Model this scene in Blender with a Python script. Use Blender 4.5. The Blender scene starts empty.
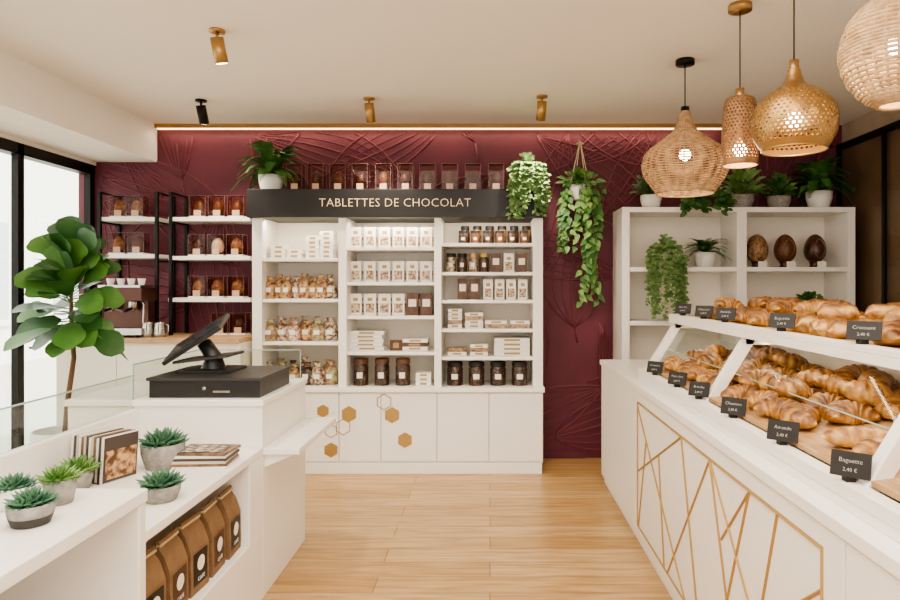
import bpy, math, random
from mathutils import Vector, Matrix, Euler
random.seed(7)
F=650.0; CX=490.0; CY=285.0; EH=1.45
def X_(px,Y): return (px-CX)*Y/F
def Z_(py,Y): return EH-(py-CY)*Y/F
V=Vector
def srgb(h):
    h=h.lstrip('#'); c=[int(h[i:i+2],16)/255 for i in (0,2,4)]
    return tuple((x/12.92 if x<=0.04045 else ((x+0.055)/1.055)**2.4) for x in c)+(1,)
MATS={}
def mat(name,col,rough=.5,metal=0,col2=None,scale=20,bump=0,emit=0,coat=0,stretch=None,contrast=(.35,.65),ecol=None,spec=None):
    if name in MATS: return MATS[name]
    m=bpy.data.materials.new(name); m.use_nodes=True; nt=m.node_tree; b=nt.nodes['Principled BSDF']
    c=srgb(col); b.inputs['Base Color'].default_value=c; b.inputs['Roughness'].default_value=rough; b.inputs['Metallic'].default_value=metal
    if coat: b.inputs['Coat Weight'].default_value=coat
    if spec is not None: b.inputs['Specular IOR Level'].default_value=spec
    if emit:
        b.inputs['Emission Color'].default_value=srgb(ecol) if ecol else c; b.inputs['Emission Strength'].default_value=emit
    if col2 or bump:
        tc=nt.nodes.new('ShaderNodeTexCoord'); mp=nt.nodes.new('ShaderNodeMapping'); no=nt.nodes.new('ShaderNodeTexNoise')
        nt.links.new(tc.outputs['Object'],mp.inputs['Vector']); nt.links.new(mp.outputs['Vector'],no.inputs['Vector'])
        no.inputs['Scale'].default_value=scale; no.inputs['Detail'].default_value=4
        if stretch: mp.inputs['Scale'].default_value=stretch
        if col2:
            r=nt.nodes.new('ShaderNodeValToRGB'); r.color_ramp.elements[0].position=contrast[0]; r.color_ramp.elements[1].position=contrast[1]
            r.color_ramp.elements[0].color=c; r.color_ramp.elements[1].color=srgb(col2)
            nt.links.new(no.outputs['Fac'],r.inputs['Fac']); nt.links.new(r.outputs['Color'],b.inputs['Base Color'])
        if bump:
            bp=nt.nodes.new('ShaderNodeBump'); bp.inputs['Strength'].default_value=bump; bp.inputs['Distance'].default_value=.01
            nt.links.new(no.outputs['Fac'],bp.inputs['Height']); nt.links.new(bp.outputs['Normal'],b.inputs['Normal'])
    MATS[name]=m; return m
def glassmat(name,tint,base,edge=.6):
    m=bpy.data.materials.new(name); m.use_nodes=True; nt=m.node_tree; nt.nodes.clear(); N=nt.nodes.new; L=nt.links.new
    o=N('ShaderNodeOutputMaterial'); mx=N('ShaderNodeMixShader'); t=N('ShaderNodeBsdfTransparent'); g=N('ShaderNodeBsdfGlossy')
    lw=N('ShaderNodeLayerWeight'); lw.inputs['Blend'].default_value=.5
    p=N('ShaderNodeMath'); p.operation='POWER'; p.inputs[1].default_value=4; L(lw.outputs['Facing'],p.inputs[0])
    q=N('ShaderNodeMath'); q.operation='MULTIPLY_ADD'; q.inputs[1].default_value=edge; q.inputs[2].default_value=base; L(p.outputs[0],q.inputs[0])
    t.inputs['Color'].default_value=srgb(tint); g.inputs['Roughness'].default_value=.03
    L(q.outputs[0],mx.inputs['Fac']); L(t.outputs[0],mx.inputs[1]); L(g.outputs[0],mx.inputs[2]); L(mx.outputs[0],o.inputs['Surface'])
    MATS[name]=m; return m
def crustmat(name,stops,scale=28,coat=.25,bump=.55):
    m=bpy.data.materials.new(name); m.use_nodes=True; nt=m.node_tree; b=nt.nodes['Principled BSDF']; N=nt.nodes.new; L=nt.links.new
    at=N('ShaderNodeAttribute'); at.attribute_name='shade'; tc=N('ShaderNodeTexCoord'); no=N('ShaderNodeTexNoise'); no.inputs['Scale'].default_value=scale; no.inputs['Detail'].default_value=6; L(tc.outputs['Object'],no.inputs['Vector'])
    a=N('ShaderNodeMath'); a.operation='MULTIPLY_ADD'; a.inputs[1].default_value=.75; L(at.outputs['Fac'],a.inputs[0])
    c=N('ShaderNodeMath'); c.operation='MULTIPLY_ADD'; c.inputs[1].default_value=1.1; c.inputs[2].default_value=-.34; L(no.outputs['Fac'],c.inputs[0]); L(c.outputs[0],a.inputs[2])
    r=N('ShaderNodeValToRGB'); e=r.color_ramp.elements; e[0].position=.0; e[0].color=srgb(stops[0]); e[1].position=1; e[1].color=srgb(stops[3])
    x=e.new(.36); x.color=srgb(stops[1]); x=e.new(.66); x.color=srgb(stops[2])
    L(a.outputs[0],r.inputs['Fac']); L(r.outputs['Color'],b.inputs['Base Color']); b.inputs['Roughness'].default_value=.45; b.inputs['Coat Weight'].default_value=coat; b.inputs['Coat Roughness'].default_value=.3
    n2=N('ShaderNodeTexNoise'); n2.inputs['Scale'].default_value=90; n2.inputs['Detail'].default_value=3; L(tc.outputs['Object'],n2.inputs['Vector'])
    bp=N('ShaderNodeBump'); bp.inputs['Strength'].default_value=bump; bp.inputs['Distance'].default_value=.006; L(n2.outputs['Fac'],bp.inputs['Height']); L(bp.outputs['Normal'],b.inputs['Normal'])
    MATS[name]=m; return m

class MB:
    def __init__(s,name): s.name=name; s.v=[]; s.f=[]; s.mi=[]; s.sm=[]; s.mats=[]; s.M=Matrix.Identity(4); s.sh=[]; s.hs=False
    def m(s,mt):
        if mt not in s.mats: s.mats.append(mt)
        return s.mats.index(mt)
    def add(s,vs,fs,mt,smooth=False,sh=None):
        o=len(s.v); s.v+= [s.M@V(p) for p in vs]; k=s.m(mt)
        if sh: s.hs=True; s.sh+=sh
        else: s.sh+=[0.0]*len(vs)
        for f in fs: s.f.append(tuple(i+o for i in f)); s.mi.append(k); s.sm.append(smooth)
    def box(s,x0,x1,y0,y1,z0,z1,mt):
        vs=[(x0,y0,z0),(x1,y0,z0),(x1,y1,z0),(x0,y1,z0),(x0,y0,z1),(x1,y0,z1),(x1,y1,z1),(x0,y1,z1)]
        s.add(vs,[(0,3,2,1),(4,5,6,7),(0,1,5,4),(1,2,6,5),(2,3,7,6),(3,0,4,7)],mt)
    def rbox(s,c,size,rot,mt):
        old=s.M; s.M=old@Matrix.Translation(V(c))@Euler(rot).to_matrix().to_4x4()
        a,b,h=[q/2 for q in size]; s.box(-a,a,-b,b,-h,h,mt); s.M=old
    def tube(s,pts,r,mt,seg=6,caps=True,smooth=True):
        pts=[V(p) for p in pts]; n=len(pts); rs=r if isinstance(r,(list,tuple)) else [r]*n
        vs=[];fs=[]; prev=None
        for i,p in enumerate(pts):
            d=(pts[min(i+1,n-1)]-pts[max(i-1,0)])
            if d.length<1e-9: d=V((0,0,1))
            d.normalize()
            if prev is None:
                a=V((0,0,1)) if abs(d.z)<.9 else V((1,0,0)); u=d.cross(a).normalized()
            else:
                u=prev-d*prev.dot(d)
                u = u.normalized() if u.length>1e-6 else d.orthogonal().normalized()
            prev=u; w=d.cross(u)
            for k in range(seg):
                a=2*math.pi*k/seg; vs.append(p+(u*math.cos(a)+w*math.sin(a))*rs[i])
        for i in range(n-1):
            for k in range(seg):
                k2=(k+1)%seg; fs.append((i*seg+k,i*seg+k2,(i+1)*seg+k2,(i+1)*seg+k))
        if caps: fs.append(tuple(range(seg-1,-1,-1))); fs.append(tuple((n-1)*seg+k for k in range(seg)))
        s.add(vs,fs,mt,smooth)
    def cyl(s,p0,p1,r0,mt,r1=None,seg=16): 
        s.tube([p0,p1],[r0,r0 if r1 is None else r1],mt,seg,True,True)
    def lathe(s,c,prof,mt,seg=24,hole=None,smooth=True):
        vs=[];fs=[]; n=len(prof)
        for (r,z) in prof:
            for k in range(seg):
                a=2*math.pi*k/seg; vs.append((c[0]+r*math.cos(a),c[1]+r*math.sin(a),c[2]+z))
        for i in range(n-1):
            for k in range(seg):
                if hole and hole(i,k): continue
                k2=(k+1)%seg; fs.append((i*seg+k,i*seg+k2,(i+1)*seg+k2,(i+1)*seg+k))
        s.add(vs,fs,mt,smooth)
    def ring(s,c,r,tr,mt,seg=36,ts=5,sx=1,sy=1):
        pts=[(c[0]+r*math.cos(2*math.pi*k/seg),c[1]+r*math.sin(2*math.pi*k/seg),c[2]) for k in range(seg+1)]
        s.tube(pts,tr,mt,ts,False)
    def ball(s,c,r,mt,seg=14,rings=9,sz=1,egg=0):
        prof=[]
        for i in range(rings+1):
            a=-math.pi/2+math.pi*i/rings; z=math.sin(a); prof.append((max(1e-4,r*math.cos(a)*(1-egg*z)),r*sz*z))
        s.lathe(c,prof,mt,seg)
    def leaf(s,base,d,n,L,W,mt,droop=0,segs=4,prof=None,fold=.2):
        base=V(base); d=V(d).normalized(); n=V(n); sd=d.cross(n)
        if sd.length<1e-4: sd=d.orthogonal()
        sd.normalize(); n=sd.cross(d).normalized(); vs=[];fs=[]
        for i in range(segs+1):
            t=i/segs; p=base+d*L*t-V((0,0,1))*droop*L*t*t
            w=W/2*(prof[i] if prof else max(.04,math.sin(math.pi*t**.85)))
            vs+= [p-sd*w+n*fold*w,p,p+sd*w+n*fold*w]
        for i in range(segs):
            a=i*3; fs+=[(a,a+1,a+4,a+3),(a+1,a+2,a+5,a+4)]
        s.add(vs,fs,mt,True)
    def fat(s,base,d,n,L,W,T,mt):
        base=V(base); d=V(d).normalized(); sd=d.cross(V(n)).normalized(); n=sd.cross(d).normalized(); pr=[.35,.8,1,.7,.06]; vs=[];fs=[]
        for i in range(5):
            p=base+d*L*i/4+n*(L*.12*(i/4)**2)
            for k in range(6):
                a=k*math.pi/3; vs.append(p+sd*W/2*pr[i]*math.cos(a)+n*T/2*pr[i]*math.sin(a))
        for i in range(4):
            for k in range(6): fs.append((i*6+k,i*6+(k+1)%6,i*6+6+(k+1)%6,i*6+6+k))
        s.add(vs,fs,mt,True)
    def text(s,body,size,M,mt,sp=1.0,ext=.002,off=0):
        vs,fs=textgeo(body,size,sp,ext,off); old=s.M; s.M=old@M; s.add(vs,fs,mt); s.M=old
    def build(s,bevel=0,parent=None,origin=True):
        me=bpy.data.meshes.new(s.name)
        if origin and s.v:
            xs=[p.x for p in s.v]; ys=[p.y for p in s.v]; zs=[p.z for p in s.v]
            o=V(((min(xs)+max(xs))/2,(min(ys)+max(ys))/2,min(zs)))
        else: o=V((0,0,0))
        me.from_pydata([p-o for p in s.v],[],s.f)
        for m_ in s.mats: me.materials.append(m_)
        me.polygons.foreach_set('material_index',s.mi); me.polygons.foreach_set('use_smooth',s.sm)
        if s.hs:
            a=me.attributes.new('shade','FLOAT','POINT'); a.data.foreach_set('value',s.sh)
        me.update()
        ob=bpy.data.objects.new(s.name,me); bpy.context.collection.objects.link(ob); ob.location=o
        if bevel:
            b=ob.modifiers.new('bevel','BEVEL'); b.width=bevel; b.segments=2; b.limit_method='ANGLE'; b.angle_limit=math.radians(50)
        if parent:
            ob.parent=parent; ob.matrix_parent_inverse=Matrix.Translation(parent.location).inverted()
        return ob
TG={}
def textgeo(body,size,sp,ext,off):
    k=(body,size,sp,ext,off)
    if k in TG: return TG[k]
    cu=bpy.data.curves.new('t','FONT'); cu.body=body; cu.size=size; cu.align_x='CENTER'; cu.align_y='CENTER'; cu.extrude=ext; cu.space_character=sp; cu.resolution_u=2; cu.offset=off
    ob=bpy.data.objects.new('t',cu); bpy.context.collection.objects.link(ob); bpy.context.view_layer.update()
    dg=bpy.context.evaluated_depsgraph_get(); me=bpy.data.meshes.new_from_object(ob.evaluated_get(dg))
    r=([tuple(v.co) for v in me.vertices],[tuple(p.vertices) for p in me.polygons])
    bpy.data.objects.remove(ob); bpy.data.curves.remove(cu); bpy.data.meshes.remove(me); TG[k]=r; return r
def face_mY(x,y,z): return Matrix.Translation((x,y,z))@Euler((math.pi/2,0,0)).to_matrix().to_4x4()
def face_pX(x,y,z): return Matrix.Translation((x,y,z))@Euler((math.pi/2,0,math.pi/2)).to_matrix().to_4x4()

# ---------- materials
WHITE=mat('white_lacquer','#f2ede5',.35); CREAM=mat('cream_lacquer','#eee5d7',.45)
INNER=mat('shelf_inner','#f2e9d9',.5)
CEIL=mat('ceiling_paint','#f3ede4',.9); PLAST=mat('plaster','#ece7df',.85,bump=.05,scale=60)
BURG=mat('burgundy_wall_paint','#672b38',.6,col2='#5c2431',scale=3,bump=.1); BURG2=mat('burgundy_relief','#73343f',.4)
BLACK=mat('black_metal','#15130f',.4,.5); BLK=mat('black_panel','#181513',.5); BRASS=mat('brass','#b3905f',.38,.8,bump=.02)
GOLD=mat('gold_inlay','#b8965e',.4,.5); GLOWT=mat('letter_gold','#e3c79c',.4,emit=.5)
LED=mat('led_strip','#ffdfb0',.5,emit=4); BULB=mat('bulb_glow','#ffe9c8',.5,emit=20)
GLASS=glassmat('clear_glass','#f6faf8',.04,.5); PLASTIC=glassmat('clear_plastic','#f5ebe6',.012,.12); DGLASS=glassmat('smoked_glass','#d2c9be',.04,.2)
WOODT=mat('oak_top','#c4a27c',.5,col2='#b08a63',scale=8,stretch=(1,12,12)); RATT=mat('rattan','#c2a07a',.75,col2='#a07e58',scale=30); RATT2=mat('wicker_pale','#d2b48e',.75,col2='#b6956e',scale=30)
COPW=mat('lamp_woven_brown','#9c7550',.55,.2,col2='#7f5b3a',scale=40)
CHOC=mat('chocolate','#3e2115',.35,coat=.3,col2='#4f2c1c',scale=40); CHOC2=mat('milk_chocolate','#6b432b',.4,col2='#57351f',scale=30); WCHOC=mat('white_chocolate','#e6dabf',.4)
PACK=mat('white_pack','#f2ede4',.5); PACKB=mat('pack_print','#85604a',.5,col2='#cdb99f',scale=60,contrast=(.42,.55)); DPACK=mat('dark_pack','#50321f',.45,col2='#6b4730',scale=40)
LABEL=mat('label','#ece4d6',.6); BLABEL=mat('black_label','#1c1815',.5)
NUTS=mat('nuts','#6a4a34',.35,col2='#22130d',scale=55,bump=.6,contrast=(.36,.54),coat=.4); COOK=mat('cookie_bag','#c39a66',.3,col2='#6b4228',scale=38,bump=.5,coat=.5,contrast=(.42,.6)); CANDY=mat('praline_bag','#cdb79b',.25,col2='#5d4130',scale=40,bump=.5,coat=.6,contrast=(.42,.58)); GREENB=mat('herb_bag','#9fa070',.25,col2='#8a5f4a',scale=34,bump=.5,coat=.6,contrast=(.42,.58)); PINKB=mat('sugared_bag','#d8c3b4',.25,col2='#9a6a58',scale=40,bump=.5,coat=.6,contrast=(.42,.58))
KRAFT=mat('kraft_paper','#8c6d4e',.75,col2='#7b5f42',scale=15,bump=.15)
POTW=mat('white_ceramic','#ebe7e0',.45,bump=.03); POTG=mat('grey_concrete','#a39e97',.8,col2='#88837c',scale=40,bump=.2); SOIL=mat('soil','#2e2018',.95,bump=.8,scale=90)
DG=mat('dark_slate','#34312e',.5)
G1=mat('leaf_fig','#3a642d',.4,col2='#284e22',scale=6,coat=.2); G1b=mat('leaf_fig_light','#5a853e',.4,col2='#437030',scale=6)
G2=mat('leaf_fern','#578440',.5,col2='#37602b',scale=15); G3=mat('leaf_trailing','#86a063',.5,col2='#5d8046',scale=20); G4=mat('leaf_succulent','#5b8263',.45,col2='#36604a',scale=14); G5=mat('leaf_dark','#35592c',.45,col2='#4d7639',scale=12); G6=mat('leaf_pothos','#4e7a38',.4,col2='#7f9d58',scale=12)
BARK=mat('bark','#6b5138',.85,bump=.4,scale=40); STEEL=mat('steel','#b9b4ad',.25,.95); ROPE=mat('macrame','#cfbfa2',.85,bump=.4,scale=100)
CRUST=crustmat('pastry_crust',('#e3bd7c','#c39250','#92602d','#4f2d14')); CRUST2=crustmat('pastry_crust_pale',('#ecd29c','#d4a964','#a9763a','#6c421d')); BREAD=crustmat('bread_crust',('#ecd6a6','#cb9f5d','#a06f3a','#643e20'),coat=.1)

# ---------- room
def floor_mat():
    m=bpy.data.materials.new('oak_floor'); m.use_nodes=True; nt=m.node_tree; b=nt.nodes['Principled BSDF']; N=nt.nodes.new; L=nt.links.new
    tc=N('ShaderNodeTexCoord'); br=N('ShaderNodeTexBrick'); L(tc.outputs['Object'],br.inputs['Vector'])
    br.offset=.37; br.inputs['Scale'].default_value=1; br.inputs['Brick Width'].default_value=1.5; br.inputs['Row Height'].default_value=.17; br.inputs['Mortar Size'].default_value=.0024; br.inputs['Mortar Smooth'].default_value=.2; br.inputs['Bias'].default_value=0
    br.inputs['Color1'].default_value=srgb('#cdad80'); br.inputs['Color2'].default_value=srgb('#b9945f'); br.inputs['Mortar'].default_value=srgb('#7d5f3e')
    mp=N('ShaderNodeMapping'); mp.inputs['Scale'].default_value=(1.2,14,1); L(tc.outputs['Object'],mp.inputs['Vector'])
    no=N('ShaderNodeTexNoise'); no.inputs['Scale'].default_value=2.2; no.inputs['Detail'].default_value=6; no.inputs['Distortion'].default_value=.8; L(mp.outputs[0],no.inputs['Vector'])
    cr=N('ShaderNodeValToRGB'); cr.color_ramp.elements[0].position=.32; cr.color_ramp.elements[0].color=srgb('#b8966e'); cr.color_ramp.elements[1].position=.62; cr.color_ramp.elements[1].color=(1,1,1,1)
    L(no.outputs['Fac'],cr.inputs['Fac']); mx=N('ShaderNodeMix'); mx.data_type='RGBA'; mx.blend_type='MULTIPLY'; mx.inputs[0].default_value=.55
    L(br.outputs['Color'],mx.inputs[6]); L(cr.outputs['Color'],mx.inputs[7]); L(mx.outputs[2],b.inputs['Base Color']); b.inputs['Roughness'].default_value=.32
    return m
FLOOR=floor_mat()
XL,XR,YB,YF,HC=-3.30,2.95,5.45,-2.2,2.79
o=MB('floor'); o.box(XL-.2,XR+.2,YF-.2,YB+.2,-.1,0,FLOOR); o.build(origin=False)
o=MB('ceiling'); o.box(XL-.2,XR+.2,YF-.2,YB+.2,HC,HC+.1,CEIL); o.build()
o=MB('ceiling_soffit'); o.box(XL,-2.79,YF,YB,2.48,HC,CEIL); o.build()
o=MB('wall_back'); o.box(XL-.15,XR+.15,YB,YB+.15,0,HC,BURG)
def relief_leaf(cx,cz,ang,L,W):
    ca,sa=math.cos(ang),math.sin(ang); cv=rr.uniform(-.3,.3)
    def P(u,w): 
        w=w+cv*u*(1-u/L); return (cx+u*ca-w*sa, YB-.002, cz+u*sa+w*ca)
    def clip(pts,r):
        run=[]
        for p in pts:
            if XL+.02<p[0]<XR-.02 and .02<p[2]<HC-.06: run.append(p)
            else:
                if len(run)>1: o.tube(run,r,BURG2,4)
                run=[]
        if len(run)>1: o.tube(run,r,BURG2,4)
    for sc in (1,.66,.33):
        for sg in (-1,1):
            clip([P(L*t/16,sg*sc*W/2*math.sin(math.pi*(t/16)**.8)) for t in range(17)],.008 if sc==1 else .0045)
    clip([P(L*t/16*1.15-.15*L,0) for t in range(17)],.007)
rr=random.Random(3)
for i in range(10):
    for j in range(5):
        relief_leaf(XL+ .68*i+rr.uniform(-.25,.25), .05+.6*j+rr.uniform(-.25,.25), rr.uniform(-.4,1.9) if rr.random()<.7 else rr.uniform(1.9,3.4), rr.uniform(.8,1.4), rr.uniform(.3,.55))
o.build(origin=False)
o=MB('wall_left'); o.box(XL-.15,XL,YF,2.2,0,HC,PLAST); o.box(XL-.15,XL,2.2,YB,2.45,HC,PLAST); o.build()
TAUPE=mat('taupe_panel','#b3a08b',.7,col2='#a18d78',scale=3)
o=MB('wall_right'); o.box(XR,XR+.15,YF,3.3,0,HC,PLAST); o.box(XR,XR+.15,3.3,YB,0,HC,TAUPE); o.build()
o=MB('wall_front'); o.box(XL,-2.4,YF-.15,YF,0,HC,PLAST); o.box(2.4,XR,YF-.15,YF,0,HC,PLAST); o.box(-2.4,2.4,YF-.15,YF,2.45,HC,PLAST); o.box(-2.4,2.4,YF-.15,YF,0,.3,PLAST); o.build()
o=MB('window_2'); 
for x in (-2.4,-.8,.8,2.36): o.box(x,x+.04,YF-.1,YF-.04,.3,2.45,BLACK)
o.box(-2.36,2.36,YF-.1,YF-.04,.3,.36,BLACK); o.box(-2.36,2.36,YF-.1,YF-.04,2.39,2.45,BLACK); o.build()
o=MB('window_1'); ys=[2.2,3.05,3.85,4.56,5.38]
for y in ys: o.box(XL-.06,XL-.01,y,y+.06,0,2.45,BLACK)
o.box(XL-.1,XL-.01,2.2,5.45,2.37,2.45,BLACK); o.box(XL-.1,XL-.01,2.2,5.45,0,.09,BLACK); o.box(XL-.055,XL-.05,2.26,5.38,.09,2.37,GLASS)
o.tube([(XL,4.66,1.0),(XL+.05,4.66,1.0),(XL+.05,4.66,1.25),(XL,4.66,1.25)],.01,BLACK,8)
o.build()
EXT=mat('exterior_render','#f4f0ea',.9); PAV=mat('pavement','#d8d2c8',.9,bump=.1)
o=MB('street_pavement'); o.box(-14,-3.5,-4,16,-.12,-.02,PAV); o.build()
o=MB('street_facade'); o.box(-9.2,-9,-3,18,-.02,7,EXT)
for k in range(8):
    y=-1+2.4*k; o.box(-9.02,-8.96,y,y+1.1,.8,2.6,mat('ext_window','#ccd0d0',.3)); o.box(-9.0,-8.9,y-.08,y+1.18,.7,.8,EXT)
o.build()
o=MB('glass_partition'); xp=XR-.05
for y in (3.3,4.02,4.78,5.40): o.box(xp,xp+.02,y,y+.035,0,2.62,BLACK)
o.box(xp,xp+.02,3.335,5.44,2.57,2.62,BLACK); o.box(xp,xp+.02,3.335,5.44,0,.08,BLACK); o.add([(xp+.01,3.33,.08),(xp+.01,5.41,.08),(xp+.01,5.41,2.57),(xp+.01,3.33,2.57)],[(0,1,2,3)],DGLASS); o.build()
o=MB('trim_1'); o.box(-2.79,1.95,YB-.05,YB,HC-.035,HC,BRASS); o.box(-2.77,1.93,YB-.045,YB-.02,HC-.043,HC-.035,LED); o.build()
o=MB('baseboard_back'); o.box(.46,.8,YB-.015,YB,0,.06,BURG); o.build()

# ---------- main display unit
YU=5.02
def ux(px,Y=YU): return (px-CX)*Y/F
def uz(py,Y=YU): return EH-(py-CY)*Y/F
x0,x1=ux(252),ux(543); zt=uz(218); zl=uz(387)
o=MB('chocolate_display_cabinet')
bk=YB-.02
o.box(x0,x1,bk-.02,bk,0,zt,INNER)
o.box(x0,ux(262),YU,bk-.02,zl,zt,WHITE); o.box(ux(533),x1,YU,bk-.02,zl,zt,WHITE)
o.box(ux(339),ux(347),YU-.02,bk-.02,zl,zt,WHITE); o.box(ux(434.5),ux(441.5),YU-.02,bk-.02,zl,zt,WHITE)
cols={'L':(262,339,[258,299,342]),'M':(347,434.5,[247,282,316,352]),'R':(441.5,533,[243,272,300,329,357])}
for k,(a,b,sh) in cols.items():
    for py in sh: o.box(ux(a),ux(b),YU+.01,bk-.02,uz(py)-.026,uz(py),WHITE)
o.box(x0-.02,x1+.01,YU-.05,bk-.02,zl-.035,zl,WHITE)
o.box(x0,x1,YU-.01,bk-.02,.08,zl-.035,WHITE)
o.box(x0+.01,x1-.01,YU-.035,bk-.02,0,.085,WHITE)
ds=[252,303,339,381,437,489,543]
for i in range(len(ds)-1):
    o.box(ux(ds[i],4.99)+.003,ux(ds[i+1],4.99)-.003,YU-.03,YU-.01,.095,zl-.042,WHITE)
o.box(x0-.02,x1+.02,YU-.06,bk,zt,uz(190),BLK)
cab=o.build(bevel=.003)
o=MB('sign_letters'); o.text('TABLETTES DE CHOCOLAT',.092,face_mY(ux(395,4.96),YU-.064,uz(203,4.96)),GLOWT,1.03,.002,-.0018); o.build(parent=cab)
o=MB('hexagon_inlay')
def hexa(px,py,r,fill):
    Y=YU-.031; c=(ux(px,Y),uz(py,Y)); pts=[(c[0]+r*math.sin(k*math.pi/3),Y,c[1]+r*math.cos(k*math.pi/3)) for k in range(6)]
    if fill:
        b=[(p[0],Y-.004,p[2]) for p in pts]; o.add(pts+b,[(5,4,3,2,1,0)[::-1],(6,7,8,9,10,11)[::-1]]+[(k,(k+1)%6,6+(k+1)%6,6+k) for k in range(6)],GOLD)
    else: o.tube(pts+[pts[0]],.004,GOLD,4)
for h in [(349,414,.062,1),(392,415,.062,1),(405,440,.06,1),(331,450,.058,1),(384,402,.06,0),(343,427,.06,0),(323,411,.05,1),(331,431,.05,0)]: hexa(*h)
o.build(parent=cab)

# ---------- product helpers
GP=mat('gold_print','#a88a5c',.4)
def tablet(o,x,y,z,w=.1,h=.165,d=.018,style=0):
    o.box(x-w/2,x+w/2,y,y+d,z,z+h,PACK if style==0 else DPACK)
    if style==0:
        o.box(x-w*.36,x+w*.36,y-.001,y,z+h*.12,z+h*.55,PACKB); o.box(x-w*.2,x+w*.2,y-.001,y,z+h*.66,z+h*.82,GP)
    else: o.box(x-w*.32,x+w*.32,y-.001,y,z+h*.4,z+h*.75,LABEL)
def jar(o,x,y,z,r,h,cont,lid,label=True):
    o.lathe((x,y,z),[(1e-4,0),(r*.95,0),(r,h*.05),(r,h*.7),(r*.85,h*.8),(r*.83,h*.84)],cont,16)
    o.lathe((x,y,z),[(r*.98,h*.80),(r*.98,h*.98),(r*.9,h),(1e-4,h)],lid,16,smooth=False)
    if label: o.lathe((x,y,z),[(r*1.015,h*.28),(r*1.015,h*.5)],LABEL,16,hole=lambda i,k:not(11<=k<=12))
def pouch(o,x,y,z,w,h,m,lab=True):
    prof=[(.6,0),(1,.1),(1.02,.35),(.92,.6),(.5,.78),(.28,.83),(.55,1.0)]; seg=14; vs=[];fs=[]; dd=.34; j=random.uniform(.88,1.1)
    for (a,t) in prof:
        for k in range(seg):
            an=2*math.pi*k/seg; q=1+.1*math.sin(3*an+x*40+t*9)
            vs.append((x+w/2*a*math.cos(an)*q,y+w*dd*a*math.sin(an)*q*(1 if t<.8 else .4),z+h*t*j))
    for i in range(len(prof)-1):
        for k in range(seg): fs.append((i*seg+k,i*seg+(k+1)%seg,(i+1)*seg+(k+1)%seg,(i+1)*seg+k))
    fs.append(tuple(range(seg))); o.add(vs,fs,m,True)
    if lab: o.box(x-w*.18,x+w*.18,y-w*dd*1.14,y-w*dd*1.1,z+h*.3,z+h*.5,LABEL)
    o.ring((x,y,z+h*.82*j),w*.15,.003,GOLD,8,4)
def flatbox(o,x,y,z,w,d,h,m=None,r=0):
    o.rbox((x,y,z+h/2),(w,d,h),(0,0,r),m or PACK)
    o.rbox((x,y-d/2-.0006,z+h/2),(w*.45,.001,h*.5),(0,0,0),GP)
BXE=mat('box_edge','#8f6f66',.3); BXL=glassmat('box_lid_plastic','#d8c2b8',.03,.15)
def eggbox(o,x,y,z,w=.11,h=.2,m=CHOC,lid=True,base=None):
    d=w*.8
    o.box(x-w/2,x+w/2,y-d/2,y+d/2,z,z+.012,base or DPACK)
    o.ball((x,y,z+.02+h*.38),w*.37,m,14,9,1.32,.12); o.lathe((x,y,z+.012),[(w*.34,0),(w*.2,.02),(w*.28,.045)],CHOC,12)
    o.box(x-w*.22,x+w*.22,y-d*.47,y-d*.45,z+.014,z+.06,LABEL)
    o.box(x-w/2,x+w/2,y-d/2,y-d/2+.001,z+.0125,z+h-.002,PLASTIC); o.box(x-w/2,x-w/2+.001,y-d/2,y+d/2,z+.0125,z+h-.002,PLASTIC); o.box(x+w/2-.001,x+w/2,y-d/2,y+d/2,z+.0125,z+h-.002,PLASTIC)
    o.box(x-w/2,x+w/2,y-d/2,y+d/2,z+h-.002,z+h,BXL)
    for sx in (-1,1):
        for sy in (-1,1): o.box(x+sx*w/2-.001,x+sx*w/2+.001,y+sy*d/2-.001,y+sy*d/2+.001,z,z+h,BXE)
        o.box(x+sx*w/2-.001,x+sx*w/2+.001,y-d/2,y+d/2,z+h-.002,z+h,BXE)
    for sy in (-1,1): o.box(x-w/2,x+w/2,y+sy*d/2-.001,y+sy*d/2+.001,z+h-.002,z+h,BXE)
YI=5.13
zL=[uz(258),uz(299),uz(342),zl]
o=MB('gift_box_stacks')
for px,n in ((279,3),(295,2),(313,5),(327,6)):
    for k in range(n): flatbox(o,X_(px,YI)+random.uniform(-.004,.004),YI+.05,zL[0]+k*.036,.118 if px<310 else .105,.13,.034)
o.build(bevel=.002)
for zz,ml,nm,n in ((zL[1],[COOK,COOK,COOK,CANDY],'biscuit_bags',8),(zL[2],[GREENB,CANDY,PINKB,COOK],'praline_bags',6),(zL[3],[CANDY,GREENB,COOK,NUTS],'confectionery_bags',6)):
    o=MB(nm)
    a,b=X_(270,YI),X_(330,YI)
    for k in range(n): pouch(o,a+(b-a)*k/(n-1),YI+.02*(k%2),zz,.108 if n>6 else .125,.175,ml[k%4])
    for k in range(n-1): pouch(o,a+(b-a)*(k+.5)/(n-1),YI+.13,zz,.11,.19,ml[(k+2)%4],False)
    o.build()
zM=[uz(247),uz(282),uz(316),uz(352),zl]
for r in range(3):
    o=MB('chocolate_tablets')
    for k,px in enumerate((355,369.5,384,398,412,426)):
        if r==2:
            tablet(o,X_(px,YI),YI+.02,zM[r],.095,.17,.022,1 if k>=4 else 0)
            if k<5: tablet(o,X_(px,YI)+.03,YI+.08,zM[r],.095,.17,.022,1 if k>=4 else 0)
        else:
            tablet(o,X_(px,YI),YI+.02,zM[r],.088,.165,.025,0); tablet(o,X_(px,YI)+.022,YI+.07,zM[r],.088,.165,.025,0)
    o.build()
o=MB('tablet_box_stacks')
for px,n,w in ((366,5,.27),(414,3,.2)):
    for k in range(n): flatbox(o,X_(px,YI)+random.uniform(-.01,.01),YI+.1,zM[3]+k*.031,w,.18,.029,PACK if k!=1 or px<400 else DPACK)
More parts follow.
